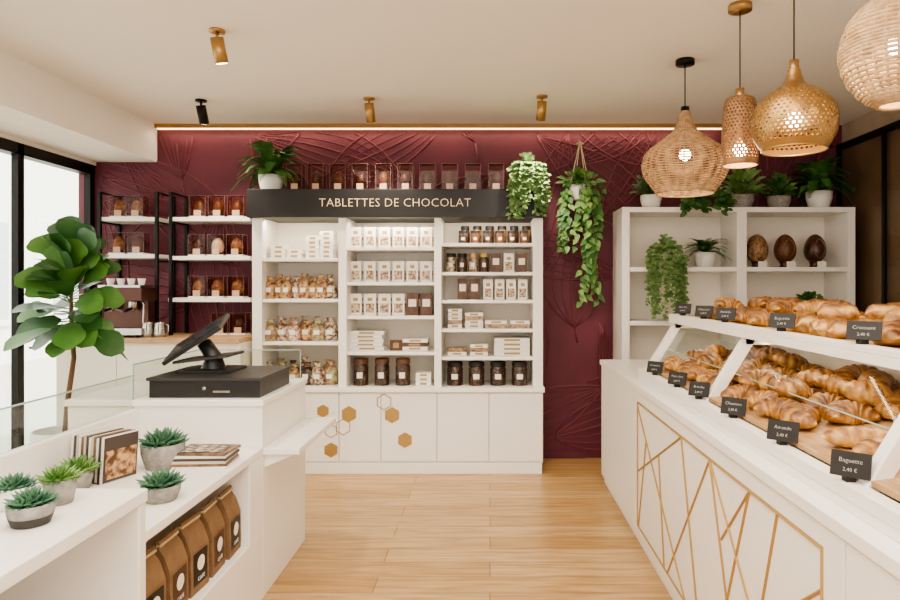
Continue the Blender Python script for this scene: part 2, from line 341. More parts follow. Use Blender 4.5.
flatbox(o,X_(396,YI),YI+.03,zM[3],.1,.05,.08,DPACK)
o.build(bevel=.002)
o=MB('chocolate_jars')
for px in (361,382,403): jar(o,X_(px,YI),YI,zl,.058,.21,NUTS,DPACK)
o.build()
o=MB('small_gift_boxes'); 
for k in range(3): flatbox(o,X_(424,YI),YI,zl+k*.034,.12,.1,.032)
o.build(bevel=.002)
zR=[uz(243),uz(272),uz(300),uz(329),uz(357),zl]
o=MB('spread_jars')
for k in range(6): jar(o,X_(463+12.3*k,YI),YI+.02,zR[0],.036,.105,(NUTS,CHOC2)[k%2],BLABEL); 
for k in range(6): jar(o,X_(465+12.3*k,YI+.1),YI+.12,zR[0],.036,.15,(CHOC,COOK)[k%2],BLABEL,False)
o.build()
o=MB('praline_jars')
for k in range(4): jar(o,X_(451+11*k,YI),YI+.03,zR[1],.038,.15,(CANDY,NUTS)[k%2],(BLABEL,GOLD)[k//2])
for k in range(3): tablet(o,X_(496+13*k,YI),YI+.03,zR[1],.08,.15,.03,1-k%2)
o.build()
o=MB('dark_chocolate_packs')
for k in range(2): tablet(o,X_(462.5+12*k,YI),YI+.02,zR[2],.08,.165,.03,1)
for k in range(4): tablet(o,X_(488+11.6*k,YI),YI+.02,zR[2],.075,.16,.03,0)
o.build()
o=MB('assortment_boxes')
for px,n,w in ((455,5,.11),(474,4,.14),(496,2,.17),(520,2,.15)):
    for k in range(n): flatbox(o,X_(px,YI),YI+.06,zR[3]+k*.031,w,.13,.029,PACK if (k+int(px))%4 else COOK)
o.build(bevel=.002)
o=MB('biscuit_boxes')
for px,n,w in ((457,2,.15),(479,3,.14)):
    for k in range(n): flatbox(o,X_(px,YI),YI+.06,zR[4]+k*.03,w,.13,.028,PACK if k!=1 else COOK)
for k in range(4): flatbox(o,X_(512,YI),YI+.08,zR[4]+k*.035,.28,.17,.033)
o.build(bevel=.002)
o=MB('cocoa_jars')
for k in range(4): jar(o,X_(455+21.5*k,YI),YI,zl,.062,.185,NUTS,BLABEL)
o.build()
o=MB('boxed_chocolate_figures'); zh=uz(190); YH=5.12
for px in (296,317,339,361,384,406,428,450,473,496): eggbox(o,X_(px,YH),YH,zh,.12,.215,CHOC if px%3 else CHOC2)
o.build()

# ---------- left rack
YR=5.17
o=MB('display_rack'); 
bays=[(98,157,[217,254]),(168,250,[217,256,298])]
for a,b,sh in bays:
    xa,xb=X_(a,YR),min(X_(b,YR),x0-.03)
    for py in sh: o.box(xa,xb,YR,YB-.001,Z_(py,YR)-.032,Z_(py,YR),WHITE)
for px in (100,157,171): 
    x=X_(px,YR); o.box(x-.012,x+.012,YR-.015,YR+.01,1.051,Z_(192,YR),BLACK); o.box(x-.012,x+.012,YB-.03,YB-.001,1.051,Z_(192,YR),BLACK)
    for z in (Z_(192,YR),Z_(217,YR)-.035,Z_(256,YR)-.035): o.box(x-.012,x+.012,YR,YB-.001,z-.012,z,BLACK)
o.build(bevel=.002)
YG=YR+.09
def egs(pxs,py,**k):
    o=MB('boxed_chocolate_eggs')
    for i,px in enumerate(pxs): eggbox(o,X_(px,YG),YG,(Z_(py,YR) if py<320 else 1.05)+.0005,.13,k.get('h',.175),k.get('ms',[CHOC2])[i%len(k.get('ms',[CHOC2]))],True,PACK)
    o.build()
EGG=mat('speckled_egg','#ab8760',.5,col2='#6e4a32',scale=50)
egs((121,138),217,ms=[EGG]); egs((120,139),254,ms=[EGG,CHOC2])
egs((200,219,238),217,ms=[CHOC2]); egs((199,218,237),256,ms=[CHOC,WCHOC,EGG]); egs((199,218,238),298,ms=[EGG]); egs((222,240),337,ms=[CHOC])
o=MB('coffee_counter'); o.box(-3.25,x0-.03,4.87,YB-.001,0,1.015,CREAM); o.box(-3.27,x0-.03,4.84,YB-.001,1.015,1.05,WOODT)
for x in (-2.8,-2.33): o.box(x-.002,x+.002,4.868,4.87,.05,1.0,mat('seam','#b8aea2',.8))
o.build(bevel=.003)
o=MB('espresso_machine'); cx=X_(124,5.0); COP=mat('machine_brown','#54352c',.3,.5)
o.box(cx-.17,cx+.17,4.93,5.13,1.07,1.12,STEEL); o.box(cx-.17,cx+.17,5.03,5.13,1.12,1.38,COP); o.box(cx-.18,cx+.18,4.91,5.14,1.33,1.43,COP)
o.box(cx-.16,cx+.16,4.93,5.12,1.43,1.45,STEEL)
for sx in(-.14,.14): 
    for y in (4.95,5.11): o.cyl((cx+sx,y,1.05),(cx+sx,y,1.07),.015,BLACK)
for sx in (-.08,.08):
    o.cyl((cx+sx,4.98,1.33),(cx+sx,4.98,1.28),.034,STEEL); o.cyl((cx+sx,4.98,1.275),(cx+sx,4.87,1.255),.011,BLACK); o.cyl((cx+sx,4.98,1.28),(cx+sx,4.98,1.25),.03,STEEL,.012)
o.tube([(cx+.16,4.95,1.33),(cx+.19,4.93,1.3),(cx+.19,4.92,1.16)],.006,STEEL); o.cyl((cx,4.91,1.38),(cx,4.895,1.38),.025,STEEL)
for k in range(4): o.lathe((cx-.12+.08*k,5.03,1.45),[(.02,0),(.03,.05),(.028,.05),(.018,.005)],POTW,12)
o.build(bevel=.004)
for k,px in enumerate((148,160)):
    o=MB('milk_jug'); x=X_(px,5.0); o.lathe((x,5.0,1.05),[(1e-4,0),(.042,0),(.045,.02),(.04,.07),(.034,.1),(.036,.115),(.032,.113),(.038,.02),(1e-4,.01)],STEEL,18); o.tube([(x+.036,5,1.15),(x+.065,5,1.14),(x+.065,5,1.09),(x+.042,5,1.075)],.005,STEEL); o.build()

# ---------- right shelf unit
YS=5.05; ra,rb=X_(622,YS),2.84
o=MB('plant_shelf_unit'); zt2=Z_(207,YS)
o.box(ra,rb,bk-.02,bk,0,zt2-.04,INNER); o.box(ra,rb,YS,bk,zt2-.04,zt2,WHITE); o.box(ra,ra+.06,YS,bk-.02,0,zt2-.04,WHITE); o.box(rb-.06,rb,YS,bk-.02,0,zt2-.04,WHITE)
xm0,xm1=X_(737,YS),X_(747,YS); o.box(xm0,xm1,YS,bk-.02,0,zt2-.04,WHITE)
for a,b in ((ra+.06,xm0),(xm1,rb-.06)):
    for z in (Z_(267,YS),1.17,.75,.1): o.box(a,b,YS+.005,bk-.02,z-.035,z,WHITE)
o.build(bevel=.003)
o=MB('chocolate_easter_eggs'); ze=Z_(267,YS)
for px,m in ((757,EGG),(785,CHOC2),(815,CHOC)):
    x=X_(px,5.2); o.lathe((x,5.2,ze),[(1e-4,0),(.05,0),(.035,.02),(.045,.045)],CHOC,14); o.ball((x,5.2,ze+.15),.084,m,18,12,1.38,.1)
    o.box(x-.035,x+.035,5.09,5.095,ze,ze+.045,LABEL)
    if m is not EGG:
        for s2 in (-1,1):
            pts=[]
            for t in range(7):
                xo=s2*.045*math.sin(t*.5+.1); zz=(t-3)*.026; rad=.0845*math.sqrt(max(.05,1-(zz/.116)**2)); pts.append((x+xo,5.2-math.sqrt(max(0,rad*rad-xo*xo))*1.02,ze+.15+zz))
            o.tube(pts,.003,EGG,5)
o.build()

# ---------- pots and plants
def pot(o,x,y,z,r,h,m,taper=.75,rim=True):
    o.lathe((x,y,z),[(1e-4,0),(r*taper*.92,0),(r*taper,h*.05),(r*.97,h*.6),(r,h),(r*.9,h),(r*.88,h*.86),(1e-4,h*.86)],m,24)
    o.lathe((x,y,z),[(r*.88,h*.87),(1e-4,h*.89)],SOIL,16)
def fern(o,x,y,z,R,H,m,n=30,el=(.35,1.4),lw=.065,ymax=9,xmax=9):
    for i in range(n):
        az=2*math.pi*i/n*3+random.uniform(-.2,.2); e=random.uniform(*el); L=R*random.uniform(.85,1.2)
        hd=V((math.cos(az),math.sin(az),0)); K=24; pts=[]
        for k in range(K+1):
            t=k/K; p=V((x,y,z))+hd*L*(t**1.1)*(1.05-.45*e/1.4)+V((0,0,H*(math.sin(e)*1.9*t-(1.05)*t*t))); p.y=min(p.y,ymax); p.x=min(p.x,xmax); pts.append(p)
        o.tube(pts,.0018,m,3,False)
        for k in range(2,K+1):
            t=k/K; d=(pts[k]-pts[k-1]); 
            if d.length<1e-5: continue
            d.normalize(); sd=d.cross(V((0,0,1)))
            if sd.length<.01: sd=V((1,0,0))
            sd.normalize(); l=(R+H)*lw*1.25*(math.sin(math.pi*min(1,t*.85+.1))+.1)
            for sg in(-1,1): o.leaf(pts[k],sd*sg+d*.6,sd.cross(d)+V((0,-.3,.1)),l,max(.006,l*.26),m,.12,2,[.7,1,.08])
def trail(o,x,y,z,r,L,m,n=30,ls=.03,out=.06,sp=.022,front=False):
    for i in range(n):
        az=random.uniform(0,2*math.pi) if not front else random.uniform(math.pi,2*math.pi)
        hd=V((math.cos(az),math.sin(az)*(.6 if front else 1),0)); l=L*random.uniform(.35,1)
        K=max(4,int(l/sp)); pts=[]
        for k in range(K+1):
            t=k/K*l; rad=r*.5+out*min(1,t/.08)+.01*math.sin(k*.8+i)
            zz=.035*math.sin(min(1,t/.08)*math.pi)-max(0,t-.04)
            pts.append(V((x,y,z))+hd*rad+V((.008*math.sin(k*.5+i*2),0,zz)))
        o.tube(pts,.0018,m,3,False)
        for p in pts[1:]:
            for q in range(2):
                a=random.uniform(0,6.28); d=V((math.cos(a),math.sin(a)-.3,random.uniform(-.7,.3))); s=ls*random.uniform(.7,1.2)
                o.leaf(p,d,V((random.uniform(-.5,.5),-1,.6)),s,s*.8,m,.1,3,[.3,1,.9,.1])
def bushy(o,x,y,z,R,H,m,n=60,ls=.09,lw=.4,m2=None):
    for i in range(n):
        az=random.uniform(0,6.28); e=random.uniform(.15,1.45); hd=V((math.cos(az)*math.cos(e),math.sin(az)*math.cos(e),math.sin(e)))
        b=V((x,y,z)); t=b+V((hd.x*R*.7,hd.y*R*.6,hd.z*H*.7))*random.uniform(.4,1)
        o.tube([b,b.lerp(t,.6)+V((0,0,.01)),t],.002,m,3,False)
        o.leaf(t,hd+V((0,0,.1)),V((0,-.7,.8)),ls*random.uniform(.7,1.2),ls*lw,m2 if (m2 and i%3==0) else m,.35,4)
def rosette(o,x,y,z,R,m,rings=4):
    for k in range(rings):
        n=11-2*k; e=.25+.37*k; L=R*(1-.16*k)
        for i in range(n):
            a=2*math.pi*(i+.5*(k%2))/n; hd=V((math.cos(a)*math.cos(e),math.sin(a)*math.cos(e),math.sin(e)))
            o.fat((x+.006*math.cos(a),y+.006*math.sin(a),z+.004*k),hd,V((-math.cos(a)*math.sin(e),-math.sin(a)*math.sin(e),math.cos(e))),L,L*.36,L*.16,m)
o=MB('potted_fern'); px=X_(271,5.13); pot(o,px,5.13,zh,.095,.13,POTW,.8); fern(o,px,5.13,zh+.12,.3,.30,G2,48,ymax=5.42); o.build()
o=MB('trailing_plant'); px=X_(528,5.05); pot(o,px,5.06,zh,.085,.13,POTW); trail(o,px,4.925,zh+.15,.14,.43,G3,54,.034,.06,front=True); bushy(o,px,5.03,zh+.11,.17,.24,G3,130,.042,.8); o.build()
o=MB('hanging_pothos'); hx=X_(580,5.25); hy=5.25
zb=Z_(200,hy); pot(o,hx,hy,zb,.085,.12,POTW,.7)
o.cyl((hx,YB,Z_(140,hy)),(hx,hy,Z_(140,hy)),.008,BRASS); 
for k in range(4):
    a=k*math.pi/2+.4; o.tube([(hx,hy,Z_(140,hy)),(hx+.088*math.cos(a),hy+.088*math.sin(a),zb+.12),(hx+.075*math.cos(a),hy+.075*math.sin(a),zb+.03),(hx,hy,zb-.03)],.004,ROPE,5)
o.ring((hx,hy,Z_(140,hy)-.03),.025,.006,ROPE,14); o.tube([(hx,hy,zb-.03),(hx,hy,zb-.12)],[.008,.016],ROPE,6)
bushy(o,hx,hy-.01,zb+.11,.2,.16,G6,85,.085,.6,G2)
for i in range(20):
    az=random.uniform(math.pi*.9,2.1*math.pi); l=random.uniform(.25,.62) if i%3 else random.uniform(.7,1.02); K=int(l/.048); hd=V((math.cos(az),math.sin(az)*.7,0)); pts=[]
    if l>.68: hd.x=abs(hd.x)*.7
    for k in range(K+1):
        t=k/K*l; pts.append(V((hx,hy,zb+.12))+hd*(.06+.08*min(1,t/.1)+.03*math.sin(t*6+i))+V((.03*math.sin(t*5+i),0,.03*math.sin(min(1,t/.1)*math.pi)-max(0,t-.05))))
    o.tube(pts,.0025,G2,3,False)
    for p in pts[1:]:
        a=random.uniform(-1.2,1.2); o.leaf(p,V((math.sin(a),-.35,-.6)),V((0,-1,.4)),.06*random.uniform(.7,1.3),.045,G6 if random.random()<.45 else (G2 if random.random()<.5 else G5),.2,4,[.5,1,.9,.5,.05])
o.build()
YT=5.2
def pz(x,m,r=.085,h=.11,z=zt2): 
    pot(o,X_(x,YT),YT,z,r,h,m); return X_(x,YT)
o=MB('potted_ivy'); x=pz(651,POTW); bushy(o,x,YT,zt2+.1,.19,.3,G5,110,.08,.45,G2); o.build()
o=MB('potted_peperomia'); pot(o,X_(702,YT),YT,zt2,.07,.07,POTG); bushy(o,X_(702,YT),YT,zt2+.06,.2,.26,G5,90,.085,.5,G2); trail(o,X_(702,YT-.07),YT-.2,zt2+.09,.14,.2,G5,24,.05,.1,front=True); o.build()
o=MB('potted_dieffenbachia'); x=pz(741,POTG,.1,.11); bushy(o,x,YT,zt2+.1,.2,.28,G6,95,.11,.35,G3); o.build()
o=MB('potted_rubber_plant'); x=pz(779,POTG,.09,.1); bushy(o,x,YT,zt2+.09,.15,.24,G5,60,.09,.45,G6); o.build()
o=MB('potted_fern'); x=pz(819,POTW,.1,.14); fern(o,x,YT,zt2+.13,.30,.32,G2,52,ymax=5.42,xmax=2.87); o.build()
zs=Z_(267,YS)
o=MB('trailing_plant'); x=X_(663,5.12); pot(o,x,5.14,zs,.075,.1,POTW); trail(o,x,5.03,zs+.13,.13,.58,G3,46,.030,.07,front=True); bushy(o,x,5.10,zs+.09,.16,.22,G3,110,.04,.8); o.build()
o=MB('potted_fern'); x=X_(705,YT); pot(o,x,YT,zs,.085,.12,POTW,.8); fern(o,x,YT,zs+.11,.21,.15,G2,40,ymax=5.4); o.build()
o=MB('potted_herb'); x=X_(810,YT); pot(o,x,YT,1.17,.08,.12,POTG); bushy(o,x,YT,1.28,.15,.14,G5,80,.06,.5); o.build()

# ---------- fiddle leaf fig
o=MB('fiddle_leaf_fig'); tx,ty=X_(68,4.0),4.0
pot(o,tx-.03,ty,0,.17,.56,POTW,.75)
tr=[(tx-.02,ty,.5),(tx,ty,.75),(tx+.03,ty+.01,1.0),(tx+.02,ty,1.25),(tx+.02,ty,1.45),(tx,ty,1.6)]
o.tube(tr,[.018,.016,.014,.012,.01,.006],BARK,8)
PRF=[.12,.55,.66,.74,.95,1.0,.82,.15]
rr=random.Random(11)
for i in range(70):
    t=i/69; z=1.17+.46*t; az=i*2.4; e=-.2+1.4*t+rr.uniform(-.35,.35)
    b=V((tx+.02,ty,z)); hd=V((math.cos(az)*math.cos(e),math.sin(az)*math.cos(e)*.8,math.sin(e)))
    s=b+hd*rr.uniform(.02,.14)*(1-.4*t); o.tube([b,s],.004,G1b,4,False)
    L=rr.uniform(.18,.25); nn=V((rr.uniform(-.4,.4),-1.0,.8)); 
    if abs(hd.y)>.5: nn=V((0,-.3,1))
    o.leaf(s,hd,nn,L,L*.72,G1 if rr.random()<.6 else G1b,.22,7,PRF,.16)
o.build()

# ---------- left counter
XC=-1.05; XBk=-1.66
o=MB('sales_counter')
o.box(-1.95,XC,3.0,3.7,0,.89,WHITE); o.box(-1.96,XC+.008,2.99,3.71,.89,.92,WHITE)
o.box(XBk,XBk+.04,.9,3.0,0,.88,WHITE)
o.box(XBk+.04,XC,1.98,3.0,0,.31,WHITE)
o.box(XBk+.04,XC+.002,1.98,2.999,.665,.70,WHITE)
o.box(XBk+.04,XC,2.84,3.0,.31,.665,WHITE)
o.box(XC-.36,XC-.34,1.98,2.84,.31,.665,CREAM)
o.box(XBk+.04,XC+.003,1.94,1.98,0,.79,WHITE)
o.box(XBk+.04,XC+.006,.9,1.985,.79,.83,WHITE)
o.box(XBk+.04,XC,.9,.94,0,.79,WHITE); o.box(XBk+.04,XC-.01,.94,1.94,0,.12,WHITE); o.box(XBk+.04,XC-.02,.94,1.94,.42,.45,CREAM)
o.box(XC,XC+.17,3.0,3.72,.665,.695,WHITE); 
vs=[(XC,3.02,.665),(XC+.15,3.02,.665),(XC,3.02,.6),(XC,3.7,.665),(XC+.15,3.7,.665),(XC,3.7,.6)]
o.add(vs,[(0,2,1),(3,4,5),(0,1,4,3),(1,2,5,4),(2,0,3,5)],WHITE)
o.build(bevel=.004)
o=MB('counter_glass_screen')
EDGE=mat('glass_edge','#9fb3ab',.2)
gx=XBk+.012
o.box(gx,gx+.005,1.0,3.0,.88,1.03,GLASS); o.box(gx,gx+.005,3.0,3.68,.92,1.08,GLASS); o.box(gx+.008,XC-.02,3.675,3.68,.92,1.08,GLASS)
o.box(gx-.001,gx+.007,1.0,3.0,1.03,1.035,EDGE); o.box(gx-.001,gx+.007,3.0,3.68,1.08,1.085,EDGE); o.box(gx+.008,XC-.02,3.673,3.681,1.08,1.085,EDGE)
o.box(gx,gx+.005,2.997,3.0,.88,1.08,EDGE); o.box(XC-.024,XC-.02,3.674,3.68,.92,1.085,EDGE)
o.build()
o=MB('cash_register'); DK=mat('register_grey','#33312f',.4); DK2=mat('register_dark','#232120',.35); SCR=mat('screen_glass','#30363a',.12)
o.box(-1.60,-1.08,3.05,3.5,.92,1.0,DK2); o.box(-1.61,-1.07,3.04,3.51,1.0,1.015,DK)
o.box(-1.30,-1.22,3.046,3.05,.945,.955,STEEL); o.cyl((-1.34,3.05,.965),(-1.34,3.043,.965),.009,STEEL,seg=12)
o.box(-1.54,-1.28,3.18,3.42,1.015,1.03,DK2)
o.tube([(-1.40,3.29,1.03),(-1.40,3.29,1.09),(-1.45,3.29,1.16)],[.06,.04,.035],DK2,12)
o.rbox((-1.485,3.30,1.18),(.32,.3,.02),(.22,-.58,.12),DK2); o.rbox((-1.491,3.298,1.191),(.295,.275,.004),(.22,-.58,.12),SCR)
o.rbox((-1.42,3.29,1.085),(.27,.22,.014),(0,-.12,0),DK)
o.build(bevel=.004)
def succ(px,bpy_,zc,m,R,h,leafR,gm=G4,nm='potted_succulent',dark=False,xo=0):
    Y=(EH-zc)*F/(bpy_-CY); x=X_(px,Y)+xo; o=MB(nm)
    pot(o,x,Y,zc+.0005,R,h,m,.78)
    if dark: o.lathe((x,Y,zc),[(R*.79,h*.04),(R*.93,h*.45)],DG,24)
    rosette(o,x,Y,zc+h*.9,leafR,gm); 
    for k in range(3): rosette(o,x+R*.5*math.cos(k*2.1+.4),Y+R*.5*math.sin(k*2.1+.4),zc+h*.88,leafR*.6,gm,3)
    o.build()
succ(31,524,.83,POTG,.055,.055,.06,G4,dark=True); succ(14,508,.83,POTW,.045,.06,.055,G4); succ(60,503,.83,POTG,.042,.07,.06,G6)
succ(161,500,.70,POTG,.065,.055,.08,G4); succ(163,467,.70,POTG,.085,.1,.1,G4); succ(78,489,.70,POTG,.05,.07,.08,G6)
# magazines: spines to the camera, last cover facing out
o=MB('magazine_row'); MG=[mat('mag_a','#4a403a',.4),mat('mag_b','#cdbfae',.4),mat('mag_c','#94765c',.4,col2='#5c4636',scale=25),mat('mag_d','#ece6dc',.4)]
nd=V((.93,-.37,0)); c0=V((-1.575,2.56,.70+.09)); ang=math.atan2(nd.y,nd.x)
for k in range(13):
    c=c0+nd*.0135*k; o.rbox(c,(.011,.15,.178-.012*(k%3==1)),(0,.08,ang),MG[(3,0,1,3,2,1,0,3,1,2,3,0,3)[k]])
c=c0+nd*(.0135*12+.0062); o.rbox(c,(.001,.145,.172),(0,.08,ang),MG[0]); o.rbox(c+nd*.001+V((0,0,-.02)),(.001,.13,.11),(0,.08,ang),mat('cover_photo','#5a3a26',.4,col2='#cda173',scale=40,contrast=(.42,.6))); o.rbox(c+nd*.001+V((.004,0,.065)),(.001,.11,.022),(0,.08,ang),MG[3])
o.build()
o=MB('brochure_stack'); 
for k in range(6): o.rbox((-1.19+random.uniform(-.006,.006),2.72,.7005+.011*k+.005),(.22,.16,.010),(0,0,random.uniform(-.08,.08)),(MG[3],MG[2],MG[1],MG[0])[k%4])
o.rbox((-1.19,2.72,.7675),(.19,.13,.001),(0,0,.02),mat('cover_photo2','#5a4638',.4,col2='#cfc2ae',scale=30,contrast=(.45,.6))); o.build()
for k in range(5):
    o=MB('coffee_bag'); y=2.10+.165*k; w,d,h=.135,.085,.27; x=XC-.075; z=.3105
    o.M=Matrix.Translation((x,y,z))@Euler((0,0,random.uniform(-.06,.06))).to_matrix().to_4x4()
    vs=[]; lv=[(0,1,1),(.03,1,1.05),(h*.6,1,1.0),(h*.8,1,.55),(h*.9,.98,.14),(h,.98,.12)]
    for (zz,a,b) in lv: vs+=[(-d/2*b,-w/2*a,zz),(d/2*b,-w/2*a,zz),(d/2*b,w/2*a,zz),(-d/2*b,w/2*a,zz)]
    fs=[(0,3,2,1),(20,21,22,23)]
    for i in range(5):
        for q in range(4): fs.append((i*4+q,i*4+(q+1)%4,i*4+4+(q+1)%4,i*4+4+q))
    o.add(vs,fs,KRAFT); o.box(d/2+.001,d/2+.0025,-w*.38,w*.38,.03,.15,BLABEL if k%2==0 else mat('brown_label','#4a3020',.5))
    o.box(-d*.07,d*.07+.004,-w*.5,w*.5,h*.93,h*.96,mat('tin_tie','#cbb995',.4))
    c=[(d/2+.004,.028*math.cos(a*math.pi/8),.105+.028*math.sin(a*math.pi/8)) for a in range(16)]; o.add(c,[tuple(range(16))],LABEL)
    o.text('CAFE',.022,face_pX(d/2+.005,0,.05),LABEL,ext=.0003)
    o.M=Matrix.Identity(4); o.build(bevel=.003)

# ---------- right counter
XK=.82
o=MB('bakery_counter')
o.box(XK+.02,1.75,.7,4.78,0,.08,WHITE); o.box(XK+.015,1.77,.7,4.79,.08,.865,WHITE); o.box(XK-.01,1.79,.69,4.8,.865,.90,WHITE)
for a,b in ((3.655,4.785),(1.505,3.65),(.7,1.5)): o.box(XK,XK+.015,a,b,.06,.86,WHITE)
ctr=o.build(bevel=.003)
o=MB('gold_line_inlay')
A=[(3.6,.80),(1.6,.80),(1.6,.12),(3.6,.12)]
fr=[(XK-.001,a,b) for a,b in A]
o.tube(fr+[fr[0]],.0065,GOLD,4,smooth=False)
for seg in [((3.6,.78),(2.72,.12)),((3.6,.42),(2.78,.80)),((3.15,.62),(3.05,.12)),((2.78,.80),(2.55,.12)),((2.42,.80),(3.0,.12)),((2.42,.80),(2.15,.12)),((2.42,.80),(1.72,.12)),((2.30,.55),(2.05,.80)),((2.05,.80),(2.35,.12)),((1.85,.80),(2.0,.36)),((1.6,.70),(2.02,.38)),((1.6,.35),(1.95,.28)),((3.4,.64),(3.58,.12))]:
    o.tube([(XK-.001,)+seg[0],(XK-.001,)+seg[1]],.006,GOLD,4,smooth=False)
o.build(parent=ctr)
o=MB('pastry_display_case'); y0,y1=1.0,3.8; zb,ztp=.90,1.26; XB0,XT0=.885,1.07; XE=1.68
o.box(XB0-.015,XE,y0,y1,zb,.935,WHITE); 
fy=[3.76,2.72,1.56,1.0]
def prism(pts,ya,yb,m):
    n=len(pts); vs=[(a,ya,b) for a,b in pts]+[(a,yb,b) for a,b in pts]
    o.add(vs,[tuple(range(n)),tuple(range(2*n-1,n-1,-1))]+[(k,k+n,(k+1)%n+n,(k+1)%n) for k in range(n)],m)
for y in fy:
    prism([(XB0,.93),(XB0+.05,.93),(XT0+.05,ztp-.03),(XT0,ztp-.03)],y,y+.045,WHITE); o.box(XT0,XE,y,y+.04,ztp-.06,ztp-.03,WHITE); o.box(XE-.04,XE,y,y+.04,.93,ztp-.03,WHITE)
o.box(XB0-.02,XB0+.025,y0,y1,.93,.965,WHITE)
o.box(XT0-.02,XE+.02,y0,y1+.02,ztp-.03,ztp,WHITE); o.box(XT0-.02,XT0+.02,y0,y1+.02,ztp,ztp+.02,WHITE)
TRAY=mat('oak_tray','#bd9a70',.5,col2='#a17c52',scale=10,stretch=(10,1,1)); o.box(XT0+.03,XE-.02,y0+.02,y1-.02,ztp,ztp+.012,TRAY)
prism([(XB0+.03,.965),(1.5,1.03),(1.5,1.045),(XB0+.03,.98)],y0+.04,y1-.04,TRAY)
o.box(1.5,1.52,y0,y1,.93,ztp-.03,WHITE)
for a,b in ((2.77,3.76),(1.61,2.72),(1.05,1.56)): 
    f=.5; xa=XB0+.05+(XT0-XB0)*f; za=.93+(ztp-.96)*f
    vs=[(xa,a,za),(XT0+.045,a,ztp-.03),(XT0+.045,b,ztp-.03),(xa,b,za)]; o.add(vs,[(0,1,2,3)],GLASS)
    o.box(xa-.002,xa+.002,a,b,za-.004,za+.001,EDGE)
o.add([(XB0+.05,y1-.01,.95),(1.5,y1-.01,.95),(1.5,y1-.01,ztp-.03),(XT0+.05,y1-.01,ztp-.03)],[(0,1,2,3)],GLASS)
o.box(XT0+.06,XT0+.08,y0+.05,y1-.05,ztp-.034,ztp-.03,LED)  # glowing strip under the deck, added to light the case
o.build(bevel=.003)
def sweep(o,M,L,R,mt,bend=1.0,lobes=9,rings=34,seg=12,flat=.82,taper=2.0,amp=.3,cross=0,ph=0):
    old=o.M; o.M=old@M; vs=[];fs=[];sh=[]
    for i in range(rings):
        t=-1+2*i/(rings-1); a=t*bend
        if bend>.01: c=V((math.sin(a)*L/2/max(math.sin(min(bend,1.57)),.1),(math.cos(a)-1)*L*.55,0)); tg=V((math.cos(a),-math.sin(a)*1.1,0)).normalized()
        else: c=V((t*L/2,0,0)); tg=V((1,0,0))
        nn=V((-tg.y,tg.x,0)); r=R*max(0,1-abs(t)**taper)**.7+.004; s=.45
        if lobes:
            u=abs(t)*lobes/2; fq=(u+.5)%1.0; st=1-fq
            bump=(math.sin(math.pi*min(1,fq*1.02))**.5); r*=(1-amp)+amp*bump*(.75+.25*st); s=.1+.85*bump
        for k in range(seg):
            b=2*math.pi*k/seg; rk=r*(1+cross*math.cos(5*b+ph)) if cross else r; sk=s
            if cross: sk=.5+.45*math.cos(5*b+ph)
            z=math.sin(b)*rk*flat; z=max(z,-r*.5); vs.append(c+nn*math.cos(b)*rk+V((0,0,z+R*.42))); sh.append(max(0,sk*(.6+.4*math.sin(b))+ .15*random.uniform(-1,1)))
    for i in range(rings-1):
        for k in range(seg): fs.append((i*seg+k,(i+1)*seg+k,(i+1)*seg+(k+1)%seg,i*seg+(k+1)%seg))
    fs.append(tuple(range(seg-1,-1,-1))); fs.append(tuple((rings-1)*seg+k for k in range(seg)))
    o.add(vs,fs,mt,True,sh); o.M=old
def pm(x,y,z,rz,rx=0,ry=0): return Matrix.Translation((x,y,z))@Euler((rx,ry,rz)).to_matrix().to_4x4()
def tz(x): return .98+(x-(XB0+.03))/(1.5-XB0-.03)*.065
rp=random.Random(5)
def zone(nm,ya,yb,kind,xs,zf,layers,sc=1.0):
    o=MB(nm)
    for lay in range(layers):
        y=ya+.08+.05*lay
        while y<yb-.07:
            for j,x in enumerate(xs if lay==0 else [(xs[q]+xs[q+1])/2 for q in range(len(xs)-1)]):
                if lay and rp.random()<.3: continue
                yy=y+rp.uniform(-.02,.02); xx=x+rp.uniform(-.015,.015); zz=zf(xx)+.002+lay*.048
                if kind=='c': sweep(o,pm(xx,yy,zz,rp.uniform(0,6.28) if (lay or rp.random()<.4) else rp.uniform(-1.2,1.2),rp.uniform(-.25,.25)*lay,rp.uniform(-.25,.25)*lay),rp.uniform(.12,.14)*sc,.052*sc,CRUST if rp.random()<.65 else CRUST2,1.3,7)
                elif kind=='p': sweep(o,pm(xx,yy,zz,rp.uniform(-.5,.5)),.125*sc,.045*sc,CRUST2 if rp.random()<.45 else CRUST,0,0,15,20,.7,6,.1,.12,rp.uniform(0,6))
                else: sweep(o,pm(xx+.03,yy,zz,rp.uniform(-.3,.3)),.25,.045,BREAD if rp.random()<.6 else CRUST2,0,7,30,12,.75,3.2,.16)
            y+= .145 if kind=='c' else .12
    return o.build()
XS=[1.01,1.16,1.31,1.43]
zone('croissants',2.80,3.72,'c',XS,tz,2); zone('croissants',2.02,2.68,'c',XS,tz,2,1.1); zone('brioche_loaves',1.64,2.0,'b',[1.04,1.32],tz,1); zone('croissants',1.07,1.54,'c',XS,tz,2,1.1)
tt=lambda x:ztp+.012
XS2=[1.2,1.35,1.49,1.59]
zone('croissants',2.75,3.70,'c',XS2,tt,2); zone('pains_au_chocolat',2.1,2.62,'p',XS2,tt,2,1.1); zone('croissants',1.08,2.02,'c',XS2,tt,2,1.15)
CHALK=mat('chalk','#d8d2c6',.8)
names=['Croissant','Pain choc','Brioche','Chausson','Amande','Baguette']
